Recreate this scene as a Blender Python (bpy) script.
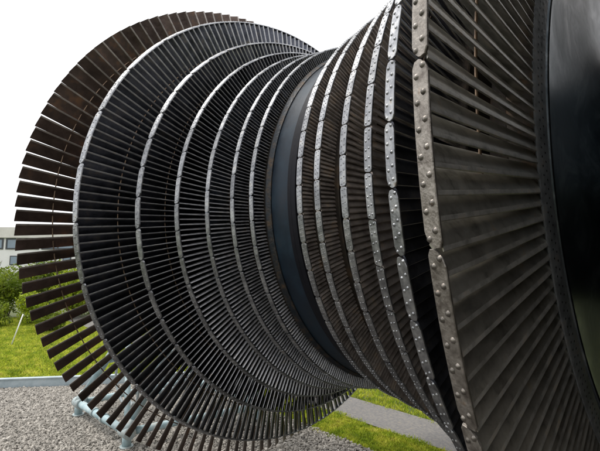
import bpy, math, random
import numpy as np
from mathutils import Matrix, Vector

random.seed(7)
rng = np.random.default_rng(11)
S = bpy.context.scene
for o in list(bpy.data.objects):
    bpy.data.objects.remove(o, do_unlink=True)
COL = S.collection

# ------------------------------------------------------------------ camera
CAM = np.array([1.3816, -2.1374, 1.60])
RT = np.array([0.67601, 0.73689, 0.0])
UP = np.array([0.07489, -0.06870, 0.99482])
FW = np.array([-0.73308, 0.67251, 0.10163])
FPX = 418.66                                   # focal length in photo pixels (600 wide)
cd = bpy.data.cameras.new('camera')
cam = bpy.data.objects.new('camera', cd)
COL.objects.link(cam)
m = Matrix.Identity(4)
for i in range(3):
    m[i][0], m[i][1], m[i][2], m[i][3] = RT[i], UP[i], -FW[i], CAM[i]
cam.matrix_world = m
cd.sensor_width = 36.0
cd.lens = 36.0 * FPX / 600.0
cd.clip_start = 0.02
cd.clip_end = 2000.0
S.camera = cam
S.render.resolution_x, S.render.resolution_y = 1024, 770

# ------------------------------------------------------------------ sky, sun, exposure
SUN_EL, SUN_AZ = math.radians(60), math.radians(-120)     # azimuth measured from +Y towards +X
w = bpy.data.worlds.new('World')
S.world = w
w.use_nodes = True
nt = w.node_tree
nt.nodes.clear()
out = nt.nodes.new('ShaderNodeOutputWorld')
bg = nt.nodes.new('ShaderNodeBackground')
sky = nt.nodes.new('ShaderNodeTexSky')
sky.sky_type = 'NISHITA'
sky.sun_disc = False
sky.sun_elevation = SUN_EL
sky.sun_rotation = SUN_AZ
sky.air_density = 1.0
sky.dust_density = 4.0
# an even white cloud deck over the clear sky: only a little of its blue comes through
mul = nt.nodes.new('ShaderNodeMix'); mul.data_type = 'RGBA'; mul.blend_type = 'MIX'
mul.inputs[0].default_value = 0.88
mul.inputs[7].default_value = (16.6, 16.7, 16.9, 1)
nt.links.new(sky.outputs[0], mul.inputs[6])
nt.links.new(mul.outputs[2], bg.inputs[0])
bg.inputs[1].default_value = 0.10
nt.links.new(bg.outputs[0], out.inputs[0])

sl = bpy.data.lights.new('sun', 'SUN')
sl.energy = 2.3
sl.angle = math.radians(18)
sl.color = (1.0, 0.96, 0.9)
sun = bpy.data.objects.new('sun', sl)
COL.objects.link(sun)
sd = Vector((math.sin(SUN_AZ) * math.cos(SUN_EL), math.cos(SUN_AZ) * math.cos(SUN_EL), math.sin(SUN_EL)))
sun.rotation_euler = (-sd).to_track_quat('-Z', 'Y').to_euler()
sun.location = (0, 0, 12)

S.view_settings.view_transform = 'Standard'
S.view_settings.look = 'None'
S.view_settings.exposure = 0.0
S.view_settings.gamma = 1.0
S.view_settings.use_curve_mapping = False
S.render.engine = 'CYCLES'

# ------------------------------------------------------------------ helpers
def pix(X):
    V = np.asarray(X, float) - CAM
    z = V @ FW
    zz = np.where(np.abs(z) < 1e-4, 1e-4, z)
    return 300 + FPX * (V @ RT) / zz, 225.5 - FPX * (V @ UP) / zz, z

def link(name, me, mat=None, parent=None, kind=None, smooth=False):
    o = bpy.data.objects.new(name, me)
    COL.objects.link(o)
    if mat is not None and len(me.materials) == 0:
        me.materials.append(mat)
    if parent is not None:
        o.parent = parent
    if kind:
        o['kind'] = kind
    if smooth:
        me.polygons.foreach_set('use_smooth', [True] * len(me.polygons))
    return o

def tag(o, label, cat, group=None):
    o['label'] = label
    o['category'] = cat
    if group:
        o['group'] = group
    return o

def empty(name, loc):
    o = bpy.data.objects.new(name, None)
    COL.objects.link(o)
    o.location = loc
    o.empty_display_size = 0.2
    return o

def mesh(name, verts, faces):
    me = bpy.data.meshes.new(name)
    me.from_pydata([tuple(map(float, v)) for v in verts], [], faces)
    me.update()
    return me

def mesh_np(name, V, F):
    """V (n,3) and F (m,k) arrays, all faces with k corners."""
    me = bpy.data.meshes.new(name)
    V = np.ascontiguousarray(V, np.float32); F = np.ascontiguousarray(F, np.int32)
    n, k = F.shape
    me.vertices.add(len(V)); me.vertices.foreach_set('co', V.ravel())
    me.loops.add(n * k); me.loops.foreach_set('vertex_index', F.ravel())
    me.polygons.add(n)
    me.polygons.foreach_set('loop_start', np.arange(0, n * k, k, dtype=np.int32))
    me.polygons.foreach_set('loop_total', np.full(n, k, np.int32))
    me.update(calc_edges=True)
    me.validate()
    return me

def rotx(V, a):
    c, s = math.cos(a), math.sin(a)
    V = np.asarray(V, float)
    return np.stack([V[..., 0], c * V[..., 1] - s * V[..., 2], s * V[..., 1] + c * V[..., 2]], -1)

class MB:
    """collects verts / faces"""
    def __init__(self):
        self.v, self.f = [], []
    def add(self, V, F):
        b = len(self.v)
        self.v += [tuple(map(float, p)) for p in V]
        self.f += [tuple(i + b for i in q) for q in F]
    def box(self, lo, hi):
        x0, y0, z0 = lo; x1, y1, z1 = hi
        self.add([(x0,y0,z0),(x1,y0,z0),(x1,y1,z0),(x0,y1,z0),(x0,y0,z1),(x1,y0,z1),(x1,y1,z1),(x0,y1,z1)],
                 [(3,2,1,0),(4,5,6,7),(0,1,5,4),(1,2,6,5),(2,3,7,6),(3,0,4,7)])
    def tube(self, pts, r, n=14, cap=True):
        P = [Vector(p) for p in pts]
        rings = []
        ref = None
        for i, p in enumerate(P):
            d = (P[min(i+1, len(P)-1)] - P[max(i-1, 0)]).normalized()
            if ref is None:
                ref = Vector((0, 0, 1)) if abs(d.z) < .9 else Vector((1, 0, 0))
            u = (ref - d * ref.dot(d)).normalized(); v = d.cross(u); ref = u
            rr = r[i] if isinstance(r, (list, tuple)) else r
            rings.append([p + (u * math.cos(2*math.pi*k/n) + v * math.sin(2*math.pi*k/n)) * rr for k in range(n)])
        V = [q for g in rings for q in g]
        F = [(i*n+k, i*n+(k+1) % n, (i+1)*n+(k+1) % n, (i+1)*n+k) for i in range(len(P)-1) for k in range(n)]
        if cap:
            F += [tuple(range(n-1, -1, -1)), tuple((len(P)-1)*n + k for k in range(n))]
        self.add(V, F)
    def build(self, name, mat, parent=None, kind=None, smooth=False):
        me = mesh(name, self.v, self.f)
        o = link(name, me, mat, parent, kind)
        if smooth:
            me.polygons.foreach_set('use_smooth', [len(p.vertices) == 4 for p in me.polygons])
        return o

def lathe(name, prof, mat, parent, n=180, smooth_angle=35):
    """prof: list of (x, r) revolved about the X axis"""
    P = np.array(prof, float)
    a = np.linspace(0, 2 * np.pi, n, endpoint=False)
    V = np.stack([np.repeat(P[:, 0], n), (P[:, 1][:, None] * np.sin(a)).ravel() * -1, (P[:, 1][:, None] * np.cos(a)).ravel()], -1)
    F = []
    for i in range(len(P) - 1):
        k = np.arange(n); k2 = (k + 1) % n
        F.append(np.stack([i*n + k, (i+1)*n + k, (i+1)*n + k2, i*n + k2], -1))
    me = mesh_np(name, V, np.concatenate(F)[:, ::-1])
    me.polygons.foreach_set('use_smooth', [True] * len(me.polygons))
    me.set_sharp_from_angle(angle=math.radians(smooth_angle))
    return link(name, me, mat, parent)

# ------------------------------------------------------------------ materials
def material(name, stops, scale=6.0, rough=(0.4, 0.6), metal=0.0, bump=0.0, bump_scale=60.0,
             stretch=(1, 1, 1), detail=6.0, island=0.0, spec=0.5, coords='pos', distortion=0.0, aniso=0.0, objrand=0.0, translucent=0.0):
    mt = bpy.data.materials.new(name)
    mt.use_nodes = True
    t = mt.node_tree; N = t.nodes; L = t.links
    b = N['Principled BSDF']
    if coords == 'pos':
        src = N.new('ShaderNodeNewGeometry').outputs['Position']
    else:
        src = N.new('ShaderNodeTexCoord').outputs['Object']
    mp = N.new('ShaderNodeMapping'); mp.inputs['Scale'].default_value = stretch
    L.new(src, mp.inputs[0])
    no = N.new('ShaderNodeTexNoise'); no.inputs['Scale'].default_value = scale
    no.inputs['Detail'].default_value = detail; no.inputs['Roughness'].default_value = 0.65
    no.inputs['Distortion'].default_value = distortion
    L.new(mp.outputs[0], no.inputs['Vector'])
    fac = no.outputs[0]
    rp = N.new('ShaderNodeValToRGB')
    els = rp.color_ramp.elements
    while len(els) < len(stops):
        els.new(0.5)
    for e, (p, c) in zip(els, stops):
        e.position = p; e.color = (*c, 1)
    L.new(fac, rp.inputs[0])
    col = rp.outputs[0]
    if island or objrand:
        add = None
        hs = N.new('ShaderNodeHueSaturation')
        L.new(col, hs.inputs['Color'])
        mr = N.new('ShaderNodeMapRange')
        k = island or objrand
        mr.inputs[3].default_value = 1 - k; mr.inputs[4].default_value = 1 + k
        if island:
            g = N.new('ShaderNodeNewGeometry'); oi = N.new('ShaderNodeObjectInfo')
            ad = N.new('ShaderNodeMath'); ad.operation = 'ADD'
            fr = N.new('ShaderNodeMath'); fr.operation = 'FRACT'
            L.new(g.outputs['Random Per Island'], ad.inputs[0]); L.new(oi.outputs['Random'], ad.inputs[1])
            L.new(ad.outputs[0], fr.inputs[0]); L.new(fr.outputs[0], mr.inputs[0])
        else:
            oi = N.new('ShaderNodeObjectInfo'); L.new(oi.outputs['Random'], mr.inputs[0])
        L.new(mr.outputs[0], hs.inputs['Value'])
        col = hs.outputs[0]
    L.new(col, b.inputs['Base Color'])
    if translucent:
        tr = N.new('ShaderNodeBsdfTranslucent'); mx = N.new('ShaderNodeMixShader'); mx.inputs[0].default_value = translucent
        L.new(col, tr.inputs[0]); L.new(b.outputs[0], mx.inputs[1]); L.new(tr.outputs[0], mx.inputs[2])
        L.new(mx.outputs[0], N['Material Output'].inputs['Surface'])
    b.inputs['Metallic'].default_value = metal
    b.inputs['Specular IOR Level'].default_value = spec
    b.inputs['Anisotropic'].default_value = aniso
    n2 = N.new('ShaderNodeTexNoise'); n2.inputs['Scale'].default_value = bump_scale; n2.inputs['Detail'].default_value = 4
    L.new(mp.outputs[0], n2.inputs['Vector'])
    r2 = N.new('ShaderNodeMapRange'); r2.inputs[1].default_value = 0.3; r2.inputs[2].default_value = 0.7
    r2.inputs[3].default_value = rough[0]; r2.inputs[4].default_value = rough[1]
    L.new(no.outputs[0], r2.inputs[0]); L.new(r2.outputs[0], b.inputs['Roughness'])
    if bump:
        bp = N.new('ShaderNodeBump'); bp.inputs['Strength'].default_value = bump; bp.inputs['Distance'].default_value = 0.01
        L.new(n2.outputs[0], bp.inputs['Height']); L.new(bp.outputs[0], b.inputs['Normal'])
    return mt

M = {}
M['blade_brown'] = material('brown_tarnished_steel', [(.3, (.060, .043, .038)), (.55, (.12, .090, .078)), (.76, (.26, .145, .085))],
                            scale=9, rough=(.36, .58), metal=.85, bump=.15, bump_scale=45, island=.3)
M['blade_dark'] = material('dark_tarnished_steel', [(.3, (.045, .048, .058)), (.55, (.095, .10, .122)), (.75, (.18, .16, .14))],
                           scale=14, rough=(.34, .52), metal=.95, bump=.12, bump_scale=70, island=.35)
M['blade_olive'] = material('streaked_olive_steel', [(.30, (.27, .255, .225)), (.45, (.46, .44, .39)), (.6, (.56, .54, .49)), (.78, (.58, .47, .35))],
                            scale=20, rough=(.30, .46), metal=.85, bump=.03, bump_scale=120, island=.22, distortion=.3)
M['blade_bluish'] = material('bluish_blade_steel', [(.3, (.18, .195, .235)), (.55, (.33, .36, .42)), (.75, (.45, .43, .41))],
                             scale=16, rough=(.36, .52), metal=.97, bump=.1, bump_scale=80, island=.35)
M['blade_rusty'] = material('rusty_root_steel', [(.3, (.23, .19, .17)), (.55, (.43, .38, .35)), (.75, (.54, .39, .26))],
                            scale=16, rough=(.36, .55), metal=.75, bump=.12, bump_scale=80, island=.25)
M['edge'] = material('painted_highlight_edge', [(.3, (.27, .27, .28)), (.55, (.43, .43, .44)), (.75, (.48, .43, .37))],  # lighter edge colours paint in the highlight that blade edges catch
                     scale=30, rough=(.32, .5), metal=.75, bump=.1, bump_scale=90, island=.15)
M['edge_brown'] = material('brown_highlight_edge', [(.3, (.24, .21, .19)), (.55, (.40, .365, .34)), (.75, (.46, .38, .31))],
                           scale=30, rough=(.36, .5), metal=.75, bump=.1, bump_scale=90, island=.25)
M['edge_warm'] = material('warm_highlight_edge', [(.3, (.35, .335, .305)), (.55, (.57, .55, .51)), (.75, (.60, .51, .41))],
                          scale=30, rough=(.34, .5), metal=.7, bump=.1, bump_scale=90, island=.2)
M['shroud'] = material('shroud_steel', [(.3, (.15, .155, .165)), (.5, (.31, .315, .33)), (.62, (.42, .425, .43)), (.78, (.32, .25, .18))],
                       scale=32, rough=(.3, .5), metal=.97, bump=.12, bump_scale=120, objrand=.18)
M['shroud_warm'] = material('shroud_weathered_steel', [(.3, (.13, .11, .095)), (.46, (.25, .225, .20)), (.62, (.36, .33, .30)), (.78, (.30, .20, .13))],
                            scale=34, rough=(.36, .58), metal=.8, bump=.2, bump_scale=130, objrand=.12)
M['rivet'] = material('dark_rivet_steel', [(.3, (.10, .09, .08)), (.6, (.22, .20, .18)), (.8, (.30, .21, .14))], scale=60, rough=(.34, .5), metal=.85, objrand=.25)
M['wire'] = material('lacing_wire_steel', [(.3, (.12, .08, .055)), (.6, (.26, .18, .12)), (.8, (.42, .33, .24))], scale=25, rough=(.4, .6), metal=.6)
M['drum'] = material('blue_drum_paint', [(.3, (.004, .010, .019)), (.5, (.007, .017, .030)), (.64, (.012, .027, .043)), (.8, (.04, .033, .028))],
                     scale=9, rough=(.34, .55), metal=.2, bump=.05, bump_scale=30, spec=.3)
M['drum_rim'] = material('rusty_drum_rim', [(.32, (.012, .020, .028)), (.5, (.028, .030, .034)), (.62, (.07, .052, .038)), (.78, (.15, .09, .045))],
                         scale=30, rough=(.4, .6), metal=.5, bump=.3, bump_scale=80)
M['ridge'] = material('dark_ridge_paint', [(.3, (.005, .006, .009)), (.6, (.010, .010, .014)), (.8, (.03, .024, .02))], scale=18, rough=(.4, .6), metal=.3, bump=.05, spec=.15)
M['hub'] = material('black_hub_steel', [(.3, (.02, .017, .015)), (.55, (.045, .036, .028)), (.75, (.13, .08, .045))],
                    scale=14, rough=(.45, .65), metal=.7, bump=.15)
M['rim'] = material('disc_rim_steel', [(.3, (.24, .26, .28)), (.55, (.46, .49, .52)), (.78, (.46, .38, .30))],
                    scale=26, rough=(.35, .5), metal=.8, bump=.15, bump_scale=70)
M['web'] = material('glossy_disc_steel', [(.3, (.055, .068, .078)), (.5, (.12, .143, .16)), (.68, (.30, .335, .35))],
                    scale=6, rough=(.28, .46), metal=1.0, bump=.035, bump_scale=40, distortion=.8)
M['hole'] = material('dark_hole', [(.3, (.01, .01, .012)), (.7, (.02, .02, .022))], rough=(.6, .7))
M['pipe'] = material('pale_blue_pipe_paint', [(.3, (.24, .35, .38)), (.5, (.36, .48, .51)), (.62, (.46, .55, .56)), (.70, (.40, .36, .30)), (.78, (.32, .15, .06))],
                     scale=11, rough=(.45, .65), bump=.1, bump_scale=60)
M['fitting'] = material('galvanised_fitting', [(.3, (.27, .33, .34)), (.58, (.42, .48, .48)), (.74, (.34, .22, .13))], scale=12, rough=(.4, .55), metal=.2, bump=.15)
M['kerb'] = material('blue_grey_edging', [(.3, (.30, .37, .40)), (.6, (.43, .50, .53)), (.8, (.35, .34, .30))], scale=8, rough=(.45, .65), bump=.15)

# ==================================================================== THE ROTOR
AX = 1.93                                           # height of the rotor's axis
rotor = empty('turbine_rotor', (0, 0, AX))
tag(rotor, 'huge dark steel steam turbine rotor with rows of twisted blades around a blue drum', 'turbine rotor')
XS = [.1626, .2854, .4505, .6186, .7921, 1.0227, 1.3538]
RS = [1.0213, 1.0431, 1.0829, 1.1610, 1.2940, 1.5315, 1.75]
SEG = [56, 56, 62, 52, 49, 30, 0]
PER = [7, 7, 5, 5, 5, 7, 0]
NB = [392, 392, 310, 260, 245, 210, 136]
HUB = [.965, .965, .965, .97, .985, 1.068, 1.0]
TURN = {(5, 1): 5.2, (4, 1): .55, (3, 1): 2.3, (5, -1): -2.5}       # degrees a row's plates are turned on
SKEW = [0, 0, 0, .15, .30, .45, 0]
# root chord, tip chord, root angle, tip angle (degrees from the axis), thickness
BL = [(.044, .042, 30, 36, .0088), (.044, .042, 30, 38, .0088), (.050, .046, 30, 42, .0112), (.056, .050, 32, 46, .0140),
      (.062, .054, 36, 54, .0092), (.074, .062, 40, 60, .0088), (.135, .073, 26, 60, .0066)]
SLOPE = [.04, .08, .14, .24, .34, .40, .12]
SHW = [.031, .031, .032, .033, .036, .038, 0]

def blade_arrays(st, side):
    """one blade standing on +Z, x relative to its row; side -1 left, +1 right"""
    r0, r1 = HUB[st] - .012, RS[st]
    c0, c1, b0, b1, th = BL[st]
    ns = {6: 9, 5: 8, 4: 6}.get(st, 4)
    npt = 7
    V = []
    for i in range(ns):
        u = i / (ns - 1)
        ch = c0 + (c1 - c0) * (min(1, u / .6) if st == 6 else u)
        if side > 0: ch *= {0: .86, 1: .86, 2: .86, 3: .86}.get(st, 1.0)
        be = math.radians(b0 + (b1 - b0) * u) * side
        t = th * (1.2 - .35 * u) * (1.12 if side > 0 and st < 3 else 1.0)
        camb = ch * (.16 - .12 * u) if st == 6 else (ch * (.16 - .06 * u) if st == 5 and side > 0 else ch * (.17 - .09 * u) if st == 5 else ch * (.26 - .06 * u) if st == 4 and side < 0 else ch * (.31 if side < 0 else .13))
        c = np.array([0, .035, .13, .34, .6, .88 if st == 5 and side > 0 else .85, 1.0])        # from the inlet edge to the outlet edge
        s = (c - .5) * side
        cl = camb * (1 - 4 * s * s)
        tt = t * np.array([.42, .84, 1.0, .92, .72, .5, .36])
        cx, cy = math.cos(be), -math.sin(be)              # chord
        # normal n = -cos(b) t + sin(b) x with t = -y ; mirrored rows keep the outer side convex
        nx, ny = math.sin(be), math.cos(be)
        pts = []
        for sgn, order in ((side, range(npt)), (-side, range(npt - 1, -1, -1))):
            for k in order:
                off = cl[k] + sgn * tt[k] / 2
                pts.append((s[k] * ch * cx + off * nx, s[k] * ch * cy + off * ny))
        for (x, y) in pts:
            r = r0 + (r1 - r0) * u
            if i == ns - 1:
                r += SLOPE[st] * x * side - .0015
            V.append((x, y, r))
    n = 2 * npt
    F = [(i*n+k, i*n+(k+1) % n, (i+1)*n+(k+1) % n, (i+1)*n+k) for i in range(ns-1) for k in range(n)]
    # tip cap as quads
    b = (ns - 1) * n
    for k in range(npt - 1):
        F.append((b + k, b + k + 1, b + n - 2 - k, b + n - 1 - k))
    F = np.array(F)
    k = np.array([q % n if q < (ns-1)*n else -1 for q in range((ns-1)*n)])
    edge = np.zeros(len(F), np.int32)
    edge[:len(k)] = np.isin(k, (0, 1, n-3, n-2, n-1) if side < 0 or st < 4 else (0, n-2, n-1, npt-1) + ((npt-2,) if st == 5 else ()))   # edge faces coloured lighter as painted highlights
    return np.array(V), F, edge

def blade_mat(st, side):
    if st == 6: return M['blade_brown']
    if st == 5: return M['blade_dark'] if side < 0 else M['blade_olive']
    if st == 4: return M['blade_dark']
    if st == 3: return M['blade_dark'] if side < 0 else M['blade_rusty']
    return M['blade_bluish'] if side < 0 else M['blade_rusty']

rows = [(st, sd_) for st in range(7) for sd_ in (-1, 1)]
PLANES = [(sd_ * XS[st], HUB[st] - .02, RS[st]) for st, sd_ in rows]

def seen(P, me):
    """is rotor-local point P seen from the camera past the other rows"""
    W = np.array(P) + np.array([0, 0, AX])
    px, py, z = pix(W)
    if z < .05 or not (-12 < px < 612 and -12 < py < 463):
        return False
    C = CAM - np.array([0, 0, AX]); D = C - np.array(P)
    for xp, ra, rb in PLANES:
        if abs(xp - me) < 1e-6 or abs(D[0]) < 1e-9:
            continue
        t = (xp - P[0]) / D[0]
        if 0.0 < t < 1:
            q = np.array(P) + D * t
            if math.hypot(q[1], q[2]) < rb - .01:
                return False
    t = np.linspace(.01, 1, 60)[:, None]
    Q = np.array(P) + D * t
    if ((np.hypot(Q[:, 1], Q[:, 2]) < .93) & (np.abs(Q[:, 0]) < 1.0)).any():
        return False
    return True

cand = []
for st, sd_ in rows:
    n = NB[st]
    for k in range(n):
        a = 2 * math.pi * (k + .5) / n
        x = sd_ * XS[st]
        vis = 0
        for u in (.3, .55, .75, .95):
            r = HUB[st] + (RS[st] - HUB[st]) * u
            if seen((x, -r * math.sin(a), r * math.cos(a)), x):
                vis += 1
        if vis:
            r = RS[st]
            p1 = pix((x, -r * math.sin(a), r * math.cos(a) + AX)); r = HUB[st]
            p2 = pix((x, -r * math.sin(a), r * math.cos(a) + AX))
            size = math.hypot(p1[0]-p2[0], p1[1]-p2[1]) * vis / max(.3, p1[2]) / n
            cand.append((size, st, sd_, k))
cand.sort(reverse=True)
single = {(st, sd_, k) for _, st, sd_, k in cand[:300]}

rest_V, rest_F, rest_M, base = [], [], [], 0
mat_list = []
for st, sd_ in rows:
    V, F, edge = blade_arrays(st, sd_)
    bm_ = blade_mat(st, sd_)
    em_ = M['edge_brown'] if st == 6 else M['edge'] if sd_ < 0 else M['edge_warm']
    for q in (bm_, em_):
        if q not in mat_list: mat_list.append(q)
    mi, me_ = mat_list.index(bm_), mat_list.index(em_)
    bme = mesh_np('blade', V, F)
    bme.polygons.foreach_set('use_smooth', [True] * len(F))
    bme.set_sharp_from_angle(angle=math.radians(50))
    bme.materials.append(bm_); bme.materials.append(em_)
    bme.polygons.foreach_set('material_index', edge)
    n = NB[st]
    jit = rng.normal(0, .0006 if st < 5 else .0012, n)
    tw = rng.normal(0, .022, n)
    for k in range(n):
        a = 2 * math.pi * (k + .5) / n + jit[k]
        if (st, sd_, k) in single:
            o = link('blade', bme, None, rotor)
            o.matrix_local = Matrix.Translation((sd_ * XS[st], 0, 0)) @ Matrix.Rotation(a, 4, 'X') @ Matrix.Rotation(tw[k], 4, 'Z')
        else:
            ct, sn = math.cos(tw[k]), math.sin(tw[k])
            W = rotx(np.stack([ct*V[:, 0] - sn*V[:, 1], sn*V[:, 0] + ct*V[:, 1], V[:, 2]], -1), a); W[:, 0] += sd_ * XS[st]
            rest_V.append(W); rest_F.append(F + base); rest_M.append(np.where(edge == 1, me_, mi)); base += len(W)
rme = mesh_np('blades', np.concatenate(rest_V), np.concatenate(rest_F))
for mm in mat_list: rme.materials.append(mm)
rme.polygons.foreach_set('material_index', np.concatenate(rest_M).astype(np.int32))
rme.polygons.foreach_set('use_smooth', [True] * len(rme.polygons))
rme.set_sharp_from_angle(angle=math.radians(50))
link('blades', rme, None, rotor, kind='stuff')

# ---- shroud segments riveted over the blade tips
def rivet_arrays(rad, h, n=8):
    V = [(0, 0, h)]
    for rr, zz in ((.62, .8), (1.0, 0.0)):
        for k in range(n):
            V.append((rad * rr * math.cos(2*math.pi*k/n), rad * rr * math.sin(2*math.pi*k/n), h * zz - (.001 if zz == 0 else 0)))
    F = [(0, 1 + k, 1 + (k + 1) % n) for k in range(n)]
    F += [(1 + k, 1 + n + k, 1 + n + (k + 1) % n, 1 + (k + 1) % n) for k in range(n)]
    return V, F

def segment_arrays(st, side):
    """plate centred on +Z; returns plate verts/faces and rivet frames"""
    n = SEG[st]; half = math.pi / n
    gap = .0022 / RS[st]
    L = half - gap
    w = SHW[st] / 2 * (.86 if side < 0 else 1.0)
    th = .0065
    # outline in (x, angle), rounded ends
    rc = w * (.95 if st >= 4 else .45)
    ra = rc / RS[st]
    nseg = 8
    stations = [(-L, w - rc), (-L + ra * .29, w - rc * .29), (-L + ra, w)]
    stations += [(-L + ra + (2 * L - 2 * ra) * i / nseg, w) for i in range(1, nseg)]
    stations += [(L - ra, w), (L - ra * .29, w - rc * .29), (L, w - rc)]
    V, F = [], []
    bev = .0016
    for (a, hw) in stations:
        hw = max(hw, .004)
        for (x, dz) in ((-hw, 0), (-hw, th - bev), (-hw + bev, th), (hw - bev, th), (hw, th - bev), (hw, 0)):
            r = RS[st] + SLOPE[st] * x * side + dz - .001
            aa = a + SKEW[st] * x * side / RS[st]
            V.append((x, -r * math.sin(aa), r * math.cos(aa)))
    for i in range(len(stations) - 1):
        for k in range(6):
            F.append((i*6+k, (i+1)*6+k, (i+1)*6+(k+1) % 6, i*6+(k+1) % 6))
    F.append(tuple(range(5, -1, -1))[::-1]); F.append(tuple((len(stations)-1)*6 + k for k in range(5, -1, -1)))
    riv = []
    per = PER[st]
    for j in range(per):
        a0 = -half + (j + .5) * 2 * half / per
        da = .22 * 2 * half / per
        for sx, sa in ((-1, .7), (1, -.7)) if st >= 4 else ((-1, .35), (1, -.35)):
            riv.append((sx * w * .42, a0 + sa * da))
    return V, F, riv, th

def rivet_frame(st, side, x, a, th):
    r = RS[st] + SLOPE[st] * x * side + th - .001
    return Matrix.Rotation(a, 4, 'X') @ Matrix.Translation((x, 0, r)) @ Matrix.Rotation(-math.atan(SLOPE[st] * side), 4, 'Y')

scand = []
for st, sd_ in rows:
    if st == 6: continue
    for k in range(SEG[st]):
        a = 2 * math.pi * (k + .5) / SEG[st] + math.radians(TURN.get((st, sd_), 0))
        x = sd_ * XS[st]; r = RS[st] + .012
        P = np.array((x, -r * math.sin(a), r * math.cos(a)))
        def at(da):
            return (x, -r * math.sin(a + da), r * math.cos(a + da))
        hs = .9 * math.pi / SEG[st]
        if seen(P, x) or seen(at(hs), x) or seen(at(-hs), x):
            nrm = np.array((-SLOPE[st] * sd_, -math.sin(a), math.cos(a)))
            D = CAM - np.array([0, 0, AX]) - P
            if nrm @ D > -.08 * np.linalg.norm(D):
                p = pix(P + np.array([0, 0, AX]))
                scand.append((1 / p[2] / SEG[st] * (.3 + max(0, nrm @ D / np.linalg.norm(D))), st, sd_, k))
scand.sort(reverse=True)
ssing = {(st, sd_, k) for _, st, sd_, k in scand[:300]}
riv_left = 300
sbs = {}
riv_mesh = {}
for st in range(5, -1, -1):
    for sd_ in (1, -1):
        V, F, riv, th = segment_arrays(st, sd_)
        smat = M['shroud_warm'] if (st == 5 and sd_ > 0) else M['shroud']
        rad = {5: .0064, 4: .0052, 3: .0044}.get(st, .0034) if sd_ > 0 else {5: .0047, 4: .0041, 3: .0037}.get(st, .0030)
        rv, rf = rivet_arrays(rad, rad * .6, 10 if st >= 4 else 6)
        plain = mesh('shroud_segment', V, F)
        full = MB(); full.add(V, F)
        for x, a in riv:
            Mx = rivet_frame(st, sd_, x, a, th)
            full.add([Mx @ Vector(q) for q in rv], rf)
        fm = mesh('shroud_segment', full.v, full.f)
        for q in (plain, fm): q.materials.append(smat)
        rme_ = mesh('rivet', rv, rf); rme_.materials.append(M['rivet'] if st == 5 else smat)
        rme_.polygons.foreach_set('use_smooth', [True] * len(rme_.polygons))
        for k in range(SEG[st]):
            a = 2 * math.pi * (k + .5) / SEG[st] + math.radians(TURN.get((st, sd_), 0)) + rng.normal(0, .0004)
            if (st, sd_, k) in ssing:
                ind = st >= 3 and sd_ > 0 and riv_left >= len(riv)
                o = link('shroud_segment', plain if ind else fm, None, rotor)
                o.location = (sd_ * XS[st] + rng.normal(0, .0008), 0, 0)
                o.rotation_euler = (a, 0, 0)
                if ind:
                    riv_left -= len(riv)
                    for x, aa in riv:
                        q = link('rivet', rme_, None, o)
                        q.matrix_local = rivet_frame(st, sd_, x, aa, th)
            else:
                W = rotx(np.array(full.v), a); W[:, 0] += sd_ * XS[st]
                sbs.setdefault(smat.name, (smat, MB()))[1].add(W, full.f)
band = MB(); idx = []
for i, (mt_, b_) in enumerate(sbs.values()):
    band.add(b_.v, b_.f); idx += [i] * len(b_.f)
bo = band.build('shroud_band', None, rotor, kind='stuff')
for mt_, _ in sbs.values(): bo.data.materials.append(mt_)
bo.data.polygons.foreach_set('material_index', idx)

# ---- lacing wires through the long rows
def ring_tube(name, x, r, rad, mat, n=240, k=8):
    a = np.linspace(0, 2*np.pi, n, endpoint=False); b = np.linspace(0, 2*np.pi, k, endpoint=False)
    A, B = np.meshgrid(a, b, indexing='ij')
    R_ = r + rad * np.cos(B)
    V = np.stack([x + rad * np.sin(B), -R_ * np.sin(A), R_ * np.cos(A)], -1).reshape(-1, 3)
    i, j = np.meshgrid(np.arange(n), np.arange(k), indexing='ij')
    F = np.stack([i*k+j, ((i+1) % n)*k+j, ((i+1) % n)*k+(j+1) % k, i*k+(j+1) % k], -1).reshape(-1, 4)
    o = link(name, mesh_np(name, V, F), mat, rotor, smooth=True)
    return o
for sd_ in (-1, 1):
    ring_tube('lacing_wire', sd_ * 1.352, 1.568, .0034, M['wire'])
    ring_tube('lacing_wire', sd_ * 1.020, 1.318, .0034, M['wire'])
    ring_tube('lacing_wire', sd_ * .790, 1.148, .0026, M['wire'])

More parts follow.
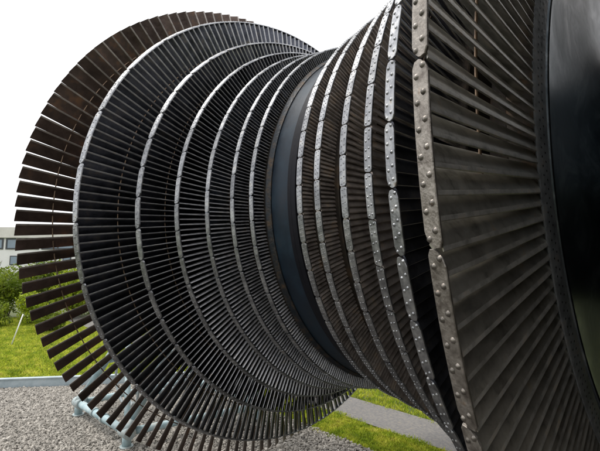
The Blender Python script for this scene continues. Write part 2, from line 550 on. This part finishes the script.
# ---- hub: discs, drum, shafts
def mirrored(prof, side):
    return [(side * x, r) for x, r in prof] if side > 0 else [(side * x, r) for x, r in prof][::-1]
lathe('drum', [(-.097, .90), (-.097, .957), (-.03, .957), (.018, .957), (.019, .90)], M['drum'], rotor, 240)
lathe('drum_rim', [(-.1265, .90), (-.1265, .972), (-.120, .973), (-.106, .965), (-.098, .962), (-.098, .90)], M['drum_rim'], rotor, 240)
lathe('drum_ridge', [(.0195, .90), (.0195, .963), (.023, .966), (.046, .967), (.048, .962), (.053, .962), (.055, .974), (.082, .975), (.084, .968), (.118, .968), (.118, .90)], M['ridge'], rotor, 240)
for sd_ in (-1, 1):
    prof = [(.1265 if sd_ < 0 else .119, .90)]
    for st in range(6):
        hw = [.031, .034, .038, .042, .046, .045][st]
        x = XS[st]; r = HUB[st]
        if st: prof += [(x - hw - .006, .885 - .01 * st)]
        prof += [(x - hw, r - .03), (x - hw, r - .004), (x - hw + .004, r), (x + hw - .02 if st == 5 else x + hw - .004, r)]
        if st < 5:
            prof += [(x + hw, r - .004), (x + hw, r - .03), (x + hw + .006, .885 - .01 * st)]
    lathe('disc_stack', mirrored(prof, sd_), M['hub'], rotor, 200)
    xr = XS[5] + .031
    lathe('disc_rim', mirrored([(XS[5] + .024, 1.03), (XS[5] + .024, 1.078), (xr - .003, 1.083), (xr, 1.079), (xr + .003, 1.016), (xr - .002, 1.012), (xr - .016, 1.010), (xr - .016, .99)], sd_), M['rim'], rotor, 300)
    lathe('disc_web', mirrored([(xr - .02, 1.004), (xr - .006, 1.002), (xr + .002, .998), (xr + .004, .992), (xr + .001, .984), (xr - .008, .974), (xr - .018, .95), (xr - .026, .90), (xr - .030, .82), (xr - .030, .72), (xr - .026, .62), (xr - .012, .54), (xr + .02, .48), (xr + .06, .455), (xr + .10, .45), (xr + .14, .47), (xr + .165, .52), (xr + .177, .60)], sd_), M['web'], rotor, 300)
    lathe('last_disc', mirrored([(xr + .178, .58), (xr + .180, .80), (xr + .192, .93), (1.275, .96), (1.275, .996), (1.28, 1.0), (1.428, 1.0), (1.432, .996), (1.432, .93), (1.50, .80), (1.52, .50), (1.56, .42), (1.62, .40)], sd_), M['hub'], rotor, 160)
    lathe('shaft', mirrored([(1.60, .38), (1.60, .402), (2.05, .402), (2.06, .395), (2.06, .25), (3.28, .25), (3.29, .245), (3.29, .0)], sd_), M['rim'], rotor, 96)
# two rows of small dark balancing holes in the disc rim
hb = MB()
for sd_ in (-1, 1):
    for row, (rr, off) in enumerate(((1.062, 0), (1.042, .5))):
        n = 300
        for k in range(n):
            a = 2*math.pi*(k + off)/n
            pts = []
            for j in range(6):
                q = 2*math.pi*j/6
                r = rr + .0042*math.cos(q); aa = a + .0030*math.sin(q)/rr
                xx = XS[5] + .031 + .003 * (1.079 - rr) / .063 + .0008
                pts.append((sd_ * xx, -r*math.sin(aa), r*math.cos(aa)))
            c = (pts[0][0] - sd_ * .0002, -rr*math.sin(a), rr*math.cos(a))
            base_ = len(hb.v)
            hb.v += pts
            hb.f.append(tuple(range(base_, base_ + 6)) if sd_ < 0 else tuple(range(base_ + 5, base_ - 1, -1)))
hb.build('rim_holes', M['hole'], rotor, kind='stuff')

# ==================================================================== pipe trestle under the shaft
trestle = empty('pipe_trestle', (-3.0, 0, 0))
tag(trestle, 'pale blue painted steel pipe trestle standing on gravel behind the lower left blades', 'trestle')
def pipe(pts, r=.038, name='pipe', mat='pipe', parent=trestle):
    b = MB(); b.tube([(p[0] + 3.0, p[1], p[2]) for p in pts], r, 16)
    return b.build(name, M[mat], parent, smooth=True)
A_, B_ = (-3.78, -.70, .13), (-2.58, -.62, .13)
A2, B2 = (-3.78, .70, .13), (-2.36, .70, .13)
TA, TB = (-3.2, 0, 1.60), (-2.30, 0, 1.60)
pipe([A_, B_]); pipe([A2, B2]); pipe([A_, A2], .034); pipe([B_, B2], .034)
for a, b in ((A_, TA), (A2, TA), (B_, TB), (B2, TB)):
    pipe([a, b], name='leg')
pipe([TA, TB], .05, 'top_rail')
mid = lambda a, b, t: tuple(a[i] + (b[i] - a[i]) * t for i in range(3))
pipe([mid(A_, TA, .55), B_], .028, 'brace'); pipe([mid(A2, TA, .55), B2], .028, 'brace')
pipe([mid(A_, TA, .3), mid(A2, TA, .3)], .024, 'brace')
pipe([mid(B_, TB, .22), mid(B2, TB, .22)], .024, 'brace')
for a in (A_, B_, A2, B2):
    pipe([(a[0], a[1], .012), (a[0], a[1], a[2] + .0)], .040, 'foot')
    b = MB(); b.tube([(a[0]+3, a[1], 0.0), (a[0]+3, a[1], .014)], .058, 20); b.build('base_plate', M['fitting'], trestle, smooth=True)
for a, b in ((A_, B_), (B_, A_), (A2, B2), (B2, A2)):
    q = mid(a, b, .07)
    p0 = mid(a, b, -.055)
    pipe([p0, q], .055, 'coupling', 'fitting')
for t in (.36, .56):
    pipe([mid(A_, B_, t), mid(A_, B_, t + .035)], .048, 'collar', 'fitting')
for a, T_ in ((A_, TA), (B_, TB), (A2, TA), (B2, TB)):
    pipe([mid(a, T_, -.01), mid(a, T_, .075)], .054, 'coupling', 'fitting')
sad = MB()
for x in (-.18, .68):                                    # curved saddles that carry the shaft
    n = 14; Vv = []
    for i in range(n + 1):
        a = math.radians(-150 + 120 * i / n)
        for rr in (.2505, .29):
            for xx in (x - .05, x + .05):
                Vv.append((xx, rr * math.cos(a), AX + rr * math.sin(a)))
    Ff = []
    for i in range(n):
        b = i * 4
        Ff += [(b, b+1, b+5, b+4), (b+2, b+6, b+7, b+3), (b, b+4, b+6, b+2), (b+1, b+3, b+7, b+5)]
    Ff += [(0, 2, 3, 1), (n*4, n*4+1, n*4+3, n*4+2)]
    s_ = MB(); s_.add(Vv, Ff); s_.build('saddle', M['fitting'], trestle)
# loop of pale hose hung on the trestle
hose = MB()
pts = []
for i in range(70):
    a = 2*math.pi*i/69*1.85
    pts.append((-3.30 + .27*math.cos(a) + .02*math.sin(3*a), -.36 + .06*math.sin(a*.5) + .004*i/7, .43 + .27*math.sin(a) + .03*math.cos(2*a)))
hose.tube(pts, .014, 10)
ho = hose.build('hose', material('pale_grey_hose', [(.3, (.30, .34, .35)), (.7, (.45, .49, .49))], rough=(.4, .5)), None, smooth=True)
tag(ho, 'pale grey hose looped against the pipe trestle', 'hose')

# ==================================================================== GROUND
def sheet(name, pts, z, mat, kind='structure'):
    me = mesh(name, [(x, y, z) for x, y in pts], [tuple(range(len(pts)))])
    return link(name, me, mat, None, kind)
M['soil'] = material('lawn_soil', [(.3, (.045, .06, .015)), (.5, (.075, .095, .02)), (.7, (.12, .12, .035))], scale=1.6, rough=(.8, .95), bump=.6, bump_scale=25)
M['bed'] = material('gravel_bed', [(.3, (.05, .045, .04)), (.6, (.10, .09, .08)), (.8, (.16, .145, .13))], scale=40, rough=(.8, .95), bump=.8, bump_scale=90)
M['asphalt'] = material('worn_asphalt', [(.3, (.11, .105, .10)), (.46, (.16, .152, .145)), (.58, (.20, .187, .17)), (.75, (.29, .24, .165))],
                        scale=38, rough=(.75, .92), bump=.9, bump_scale=150, detail=8)
# line of the steel edging on the left, gravel to its right
E0, E1 = np.array([-5.66, -1.20]), np.array([-5.08, -.34])
ed = (E1 - E0) / np.linalg.norm(E1 - E0)
EA = E0 - ed * 5.0
tE = (.93 - E0[1]) / ed[1]
EB = E0 + ed * tE                                       # where edging meets the lawn strip
sheet('ground', [(-600, -600), (600, -600), (600, 600), (-600, 600)], -.03, M['soil'])
sheet('gravel', [tuple(EA), (6, EA[1]), (6, .93), tuple(EB)], -.012, M['bed'])
sheet('path', [(-30, 1.45), (14, 1.45), (14, 2.02), (-30, 2.02)], -.008, M['asphalt'])

sheet('added_yard', [(2.6, 2.2), (8.4, 2.2), (8.4, 14), (2.6, 14)], -.016, material('dark_asphalt', [(.3, (.03, .03, .032)), (.7, (.06, .058, .056))], scale=12, rough=(.75, .9), bump=.5, bump_scale=140))  # unseen dark yard added so the disc mirrors less green

# pebbles
def ico():
    t = (1 + 5 ** .5) / 2
    V = np.array([(-1,t,0),(1,t,0),(-1,-t,0),(1,-t,0),(0,-1,t),(0,1,t),(0,-1,-t),(0,1,-t),(t,0,-1),(t,0,1),(-t,0,-1),(-t,0,1)], float)
    V /= np.linalg.norm(V[0])
    F = np.array([(0,11,5),(0,5,1),(0,1,7),(0,7,10),(0,10,11),(1,5,9),(5,11,4),(11,10,2),(10,7,6),(7,1,8),(3,9,4),(3,4,2),(3,2,6),(3,6,8),(3,8,9),(4,9,5),(2,4,11),(6,2,10),(8,6,7),(9,8,1)])
    return V, F
IV, IF = ico()
def scatter_pebbles(name, P, size, mat):
    n = len(P)
    Vv = np.repeat(IV[None], n, 0) * (1 + rng.normal(0, .13, (n, 12, 1)))
    Vv *= (size[:, None] * np.stack([rng.uniform(.8, 1.3, n), rng.uniform(.7, 1.0, n), rng.uniform(.45, .75, n)], -1))[:, None, :]
    q = rng.normal(size=(n, 4)); q[:, 1:3] *= .35; q /= np.linalg.norm(q, axis=1, keepdims=True)
    w_, x, y, z = q.T
    Rm = np.stack([1-2*(y*y+z*z), 2*(x*y-z*w_), 2*(x*z+y*w_), 2*(x*y+z*w_), 1-2*(x*x+z*z), 2*(y*z-x*w_), 2*(x*z-y*w_), 2*(y*z+x*w_), 1-2*(x*x+y*y)], -1).reshape(n, 3, 3)
    Vv = np.einsum('nij,nkj->nki', Rm, Vv) + P[:, None, :]
    F = (IF[None] + (np.arange(n) * 12)[:, None, None]).reshape(-1, 3)
    me = mesh_np(name, Vv.reshape(-1, 3), F)
    me.polygons.foreach_set('use_smooth', [True] * len(me.polygons))
    return link(name, me, mat, None, 'stuff')
M['pebble'] = material('pale_pebble', [(.3, (.19, .175, .15)), (.5, (.31, .285, .25)), (.7, (.47, .445, .40))], scale=20, rough=(.7, .9), bump=.2, bump_scale=200, island=.42)
def edge_x(y): return E0[0] + ed[0] * (y - E0[1]) / ed[1]
n = 230000
P = np.stack([rng.uniform(-7.2, .6, n), rng.uniform(-2.6, .96, n), np.zeros(n)], -1)
px, py, pz = pix(P)
keep = (P[:, 0] > edge_x(P[:, 1]) + .03) & (px > -30) & (px < 405) & (py < 470) & (py > 372) & (pz > .5)
P = P[keep]
sz = rng.gamma(2.4, .0021, len(P)) + .0038
P[:, 2] = -.010 + sz * .28 + rng.uniform(0, .006, len(P))
gp = scatter_pebbles('pebbles', P, sz, M['pebble'])
tag(gp, 'pale beige and grey pebbles covering the ground under the rotor', 'gravel')

# steel edging along the lawn
nv = np.array([-ed[1], ed[0]])
kb = MB()
def edging(a, b, t0, t1, z0, z1):
    c = [a + nv*t0, b + nv*t0, b + nv*t1, a + nv*t1]
    kb.add([(*q, z0) for q in c] + [(*q, z1) for q in c], [(3,2,1,0),(4,5,6,7),(0,1,5,4),(1,2,6,5),(2,3,7,6),(3,0,4,7)])
edging(EA, EB, 0, .05, -.02, .10)
edging(EA, EB, -.012, .062, .10, .114)
ke = kb.build('edging', M['kerb'])
tag(ke, 'straight blue-grey raised edging between gravel and the lawn at left', 'edging')

# ------------------------------------------------------------------ grass
def grass_mat(name, cols):
    return material(name, cols, scale=5.0, rough=(.55, .75), island=.45, spec=.3, detail=4, translucent=.4)
M['grass'] = grass_mat('lawn_grass', [(.3, (.15, .23, .015)), (.45, (.30, .38, .028)), (.6, (.50, .52, .06)), (.75, (.62, .55, .16))])
def grass(name, P, h, label, spread=.45, wid=.006):
    n = len(P)
    a = rng.uniform(0, 2*np.pi, n); hh = h * rng.uniform(.55, 1.35, n)
    lean = rng.uniform(.1, 1, n) * spread * hh; la = rng.uniform(0, 2*np.pi, n)
    w_ = wid * rng.uniform(.7, 1.4, n)
    dx, dy = np.cos(a) * w_, np.sin(a) * w_
    v0 = P + np.stack([-dx, -dy, np.zeros(n)], -1); v1 = P + np.stack([dx, dy, np.zeros(n)], -1)
    md = np.stack([np.cos(la) * lean * .35, np.sin(la) * lean * .35, hh * .6], -1)
    v2 = P + md + np.stack([dx, dy, 0*dx], -1) * .75; v3 = P + md - np.stack([dx, dy, 0*dx], -1) * .75
    v4 = P + np.stack([np.cos(la) * lean, np.sin(la) * lean, hh], -1)
    V = np.stack([v0, v1, v2, v3, v4], 1).reshape(-1, 3)
    b = (np.arange(n) * 5)[:, None]
    F = np.concatenate([b + np.array([0, 1, 2]), b + np.array([0, 2, 3]), b + np.array([3, 2, 4])])
    o = link(name, mesh_np(name, V, F), M['grass'], None, 'stuff')
    tag(o, label, 'grass')
    return o
def in_view(P, mx=40):
    px, py, pz = pix(P)
    return (px > -mx) & (px < 600 + mx) & (py < 451 + mx) & (pz > .4)
def patch(n, x0, x1, y0, y1, z=-.03):
    P = np.stack([rng.uniform(x0, x1, n), rng.uniform(y0, y1, n), np.full(n, z)], -1)
    return P[in_view(P)]
P = patch(110000, -7, .5, .88, 1.52)
rag = rng.normal(0, .022, len(P))
P = P[(P[:, 1] > .945 + .03*np.sin(P[:, 0]*9) + .02*np.sin(P[:, 0]*23+1) + rag) & (P[:, 1] < 1.455 + .03*np.sin(P[:, 0]*7+2) + .02*np.sin(P[:, 0]*19) + rag)]
P = P[P[:, 0] > edge_x(P[:, 1]) + .05]
grass('grass_strip', P, .034, 'strip of yellow-green grass between the gravel and the asphalt path', spread=.9, wid=.0045)
P = patch(120000, -9, .8, 1.93, 5.0)
P = P[P[:, 1] > 2.01 + .03*np.sin(P[:, 0]*8) + .02*np.sin(P[:, 0]*21+1) + rng.normal(0, .025, len(P))]
grass('grass_verge', P, .036, 'bright green grass on the far side of the asphalt path', spread=.9, wid=.0045)
P = patch(190000, -15, -4.5, -4.5, 1.40)
P = P[(P[:, 0] < edge_x(P[:, 1]) - .07)]
grass('lawn_grass', P, .065, 'long yellow-green lawn grass behind the blue-grey edging at left', spread=1.0, wid=.008)

# ------------------------------------------------------------------ shrubs
def leaf_cloud(blobs, n, size):
    """blobs: (cx, cy, cz, rx, ry, rz)"""
    Pn, Nn = [], []
    wts = np.array([b[3]*b[4] + b[4]*b[5] + b[3]*b[5] for b in blobs]); wts /= wts.sum()
    for b, wt in zip(blobs, wts):
        k = max(3, int(n * wt))
        d = rng.normal(size=(k, 3)); d /= np.linalg.norm(d, axis=1, keepdims=True)
        rr = rng.uniform(.45, 1.08, k) ** .6
        Pn.append(np.array(b[:3]) + d * np.array(b[3:]) * rr[:, None]); Nn.append(d)
    P = np.concatenate(Pn); Nn = np.concatenate(Nn)
    keep = P[:, 2] > .03
    P, Nn = P[keep], Nn[keep]
    n = len(P)
    N = Nn + rng.normal(0, .7, (n, 3)); N /= np.linalg.norm(N, axis=1, keepdims=True)
    U = np.cross(N, rng.normal(size=(n, 3))); U /= np.linalg.norm(U, axis=1, keepdims=True)
    W = np.cross(N, U)
    s = (size * rng.uniform(.6, 1.4, n))[:, None]
    V = np.stack([P - U*s, P + W*s*.45 + N*s*.12, P + U*s, P - W*s*.45 + N*s*.12], 1).reshape(-1, 3)
    return V, np.arange(n*4).reshape(-1, 4)
LEAF = [
    material('leaf_yellow_green', [(.3, (.16, .24, .010)), (.55, (.32, .40, .018)), (.75, (.50, .48, .03))], scale=2.5, rough=(.45, .65), island=.4, spec=.35, translucent=.4),
    material('leaf_mid_green', [(.3, (.07, .12, .010)), (.55, (.18, .24, .018)), (.75, (.36, .38, .03))], scale=2.5, rough=(.45, .65), island=.4, spec=.35, translucent=.4),
]
M['bark'] = material('shrub_bark', [(.3, (.05, .04, .03)), (.7, (.12, .095, .07))], scale=20, rough=(.8, .9), bump=.4)
def shrub(loc, h, wdt, mi, label, n=5200, leaf=.045):
    t = empty('shrub', (loc[0], loc[1], -.03))
    tag(t, label, 'shrub', 'shrubs behind the lawn')
    blobs = []
    for i in range(11):
        a = rng.uniform(0, 2*np.pi); q = rng.uniform(0, .62) * wdt
        cz = rng.uniform(.22, .80) * h
        s = rng.uniform(.26, .46)
        blobs.append((q*math.cos(a), q*math.sin(a), cz, wdt*s, wdt*s, h*s*.62))
    V, F = leaf_cloud(blobs, n, leaf)
    link('crown', mesh_np('crown', V, F), LEAF[mi], t)
    st = MB()
    for i in range(6):
        a = 2*math.pi*i/6 + rng.uniform(-.3, .3); rr = wdt * rng.uniform(.2, .5)
        st.tube([(.04*math.cos(a), .04*math.sin(a), 0), (rr*.5*math.cos(a), rr*.5*math.sin(a), h*.4), (rr*math.cos(a), rr*math.sin(a), h*.82)], [.022, .015, .005], 6)
    st.build('stems', M['bark'], t)
    return t
def at_pixel(px, py_ground=None, depth=None, z=0.0):
    d = FW + RT*(px-300)/FPX
    d = d / np.hypot(d[0], d[1]); return (CAM + d*depth)[:2]
shr = [(-14, 17.5, 2.3, 1.5, 1, 'tall mid-green shrub at the left edge of the picture'),
       (12, 16.6, 1.85, 1.15, 1, 'rounded green shrub just below the white building'),
       (36, 14.6, 1.15, .8, 0, 'low pale yellow-green shrub beside the leaning white stake'),
       (48, 17.0, 2.0, 1.3, 1, 'mid-green shrub seen between the lower left blade tips'),
       (76, 15.6, 1.6, 1.1, 0, 'yellow-green shrub showing through the gaps of the last blade row'),
       (104, 17.0, 1.9, 1.3, 1, 'darker green shrub behind the trestle and the lower blades'),
       (-2, 14.4, .75, .75, 1, 'low green bush in front of the tall shrub at left edge'),
       (56, 12.6, .6, .65, 1, 'small dark green bush on the lawn near the blade tips'),
       (150, 14.0, 1.7, 1.3, 0, 'yellow-green shrub mostly hidden behind the lower blade rows')]
for px_, dep, h, wd, mi, lab in shr:
    xy = at_pixel(px_, depth=dep)
    shrub(xy, h, wd, mi, lab, n=int(4200 * max(.5, wd)), leaf=.05 if wd > .8 else .035)

# leaning white stake
sx = at_pixel(19, depth=10.8); sx2 = at_pixel(29, depth=10.9)
b = MB(); b.tube([(*sx, -.03), (*sx2, .62)], .012, 8)
stake = b.build('stake', material('white_stake_paint', [(.3, (.62, .62, .58)), (.7, (.78, .78, .75))], rough=(.5, .6)), None, smooth=True)
tag(stake, 'thin white stake leaning on the lawn among shrubs at left', 'stake')
# worn sandy patch of a garden path at the left edge
c0 = at_pixel(-30, depth=11.3); c1 = at_pixel(4, depth=11.0); c2 = at_pixel(6, depth=10.1); c3 = at_pixel(-30, depth=10.0)
sheet('sandy_path', [tuple(c3), tuple(c2), tuple(c1), tuple(c0)], -.02, material('sand', [(.3, (.30, .25, .20)), (.7, (.45, .40, .35))], rough=(.8, .9), bump=.3))

# ------------------------------------------------------------------ white building far left
M['wall'] = material('white_render', [(.3, (.70, .70, .68)), (.7, (.80, .80, .79))], scale=.6, rough=(.7, .85))
M['parapet'] = material('beige_parapet', [(.3, (.56, .54, .50)), (.7, (.68, .66, .62))], scale=1.5, rough=(.7, .85))
M['wframe'] = material('window_frame_dark', [(.3, (.03, .035, .04)), (.7, (.05, .055, .06))], rough=(.4, .5))
M['glass'] = material('window_glass', [(.3, (.06, .10, .14)), (.7, (.16, .24, .30))], scale=.25, rough=(.04, .08), metal=0.0, spec=.9)
bd = at_pixel(-40, depth=46)
house = empty('office_building', (bd[0], bd[1], -.03))
ang = math.atan2(RT[1], RT[0]) + math.radians(6)
house.rotation_euler = (0, 0, ang)
tag(house, 'flat-roofed white building with a dark window band beyond the shrubs at far left', 'building')
def hbox(name, lo, hi, mat, parent=house):
    b = MB(); b.box(lo, hi); return b.build(name, M[mat], parent)
hbox('wall', (-14, 0, 0), (22, 12, 4.25), 'wall')
hbox('roof_parapet', (-14.2, -.2, 4.25), (22.2, 12.2, 5.15), 'parapet')
def window(x, z0, z1, wd):
    f = MB(); t = .12
    f.box((x, -.06, z0), (x+wd, .0-.004, z0+t)); f.box((x, -.06, z1-t), (x+wd, -.004, z1))
    f.box((x, -.06, z0+t), (x+t, -.004, z1-t)); f.box((x+wd-t, -.06, z0+t), (x+wd, -.004, z1-t))
    f.box((x+wd/2-.05, -.06, z0+t), (x+wd/2+.05, -.004, z1-t))
    o = f.build('window', M['wframe'], house)
    g = MB(); g.box((x+t, -.03, z0+t), (x+wd/2-.05, -.005, z1-t)); g.build('pane', M['glass'], o)
    g = MB(); g.box((x+wd/2+.05, -.03, z0+t), (x+wd-t, -.005, z1-t)); g.build('pane', M['glass'], o)
for i in range(12):
    window(-13.6 + i*2.9, 3.25, 4.2, 2.7)
for i in range(16):
    x = -13 + i*2.15
    o = hbox('window', (x, -.05, 1.9), (x+.7, -.004, 2.7), 'wframe')
    hbox('pane', (x+.08, -.07, 1.98), (x+.62, -.051, 2.62), 'glass', o)

# ------------------------------------------------------------------ unseen hall added beyond the rotor's right end to darken blades and disc
M['brick'] = material('dark_brown_cladding', [(.3, (.030, .024, .020)), (.6, (.050, .040, .033)), (.8, (.07, .055, .045))], scale=3, rough=(.7, .85), bump=.3)
hall = empty('added_dark_hall', (8.5, -2, -.03))
tag(hall, 'unseen dark brown hall added to block skylight from the right-hand blades and disc', 'building')
hbox('wall', (0, -14, 0), (9, 13, 4.6), 'brick', hall)
hbox('roof_edge', (-.25, -14.25, 4.6), (9.25, 13.25, 4.95), 'wframe', hall)
for i in range(8):
    y = -13 + i*3.3
    o = hbox('window', (-.06, y, 2.6), (-.004, y + 1.9, 3.9), 'wframe', hall)
    hbox('pane', (-.075, y + .08, 2.68), (-.061, y + .92, 3.82), 'glass', o)
    hbox('pane', (-.075, y + .98, 2.68), (-.061, y + 1.82, 3.82), 'glass', o)
o = hbox('door', (-.07, -.9, 0), (-.004, .9, 2.3), 'wframe', hall)
hbox('handle', (-.12, -.12, 1.0), (-.071, -.08, 1.2), 'fitting', o)

S.cycles.max_bounces = 6
S.cycles.caustics_reflective = False
S.cycles.caustics_refractive = False
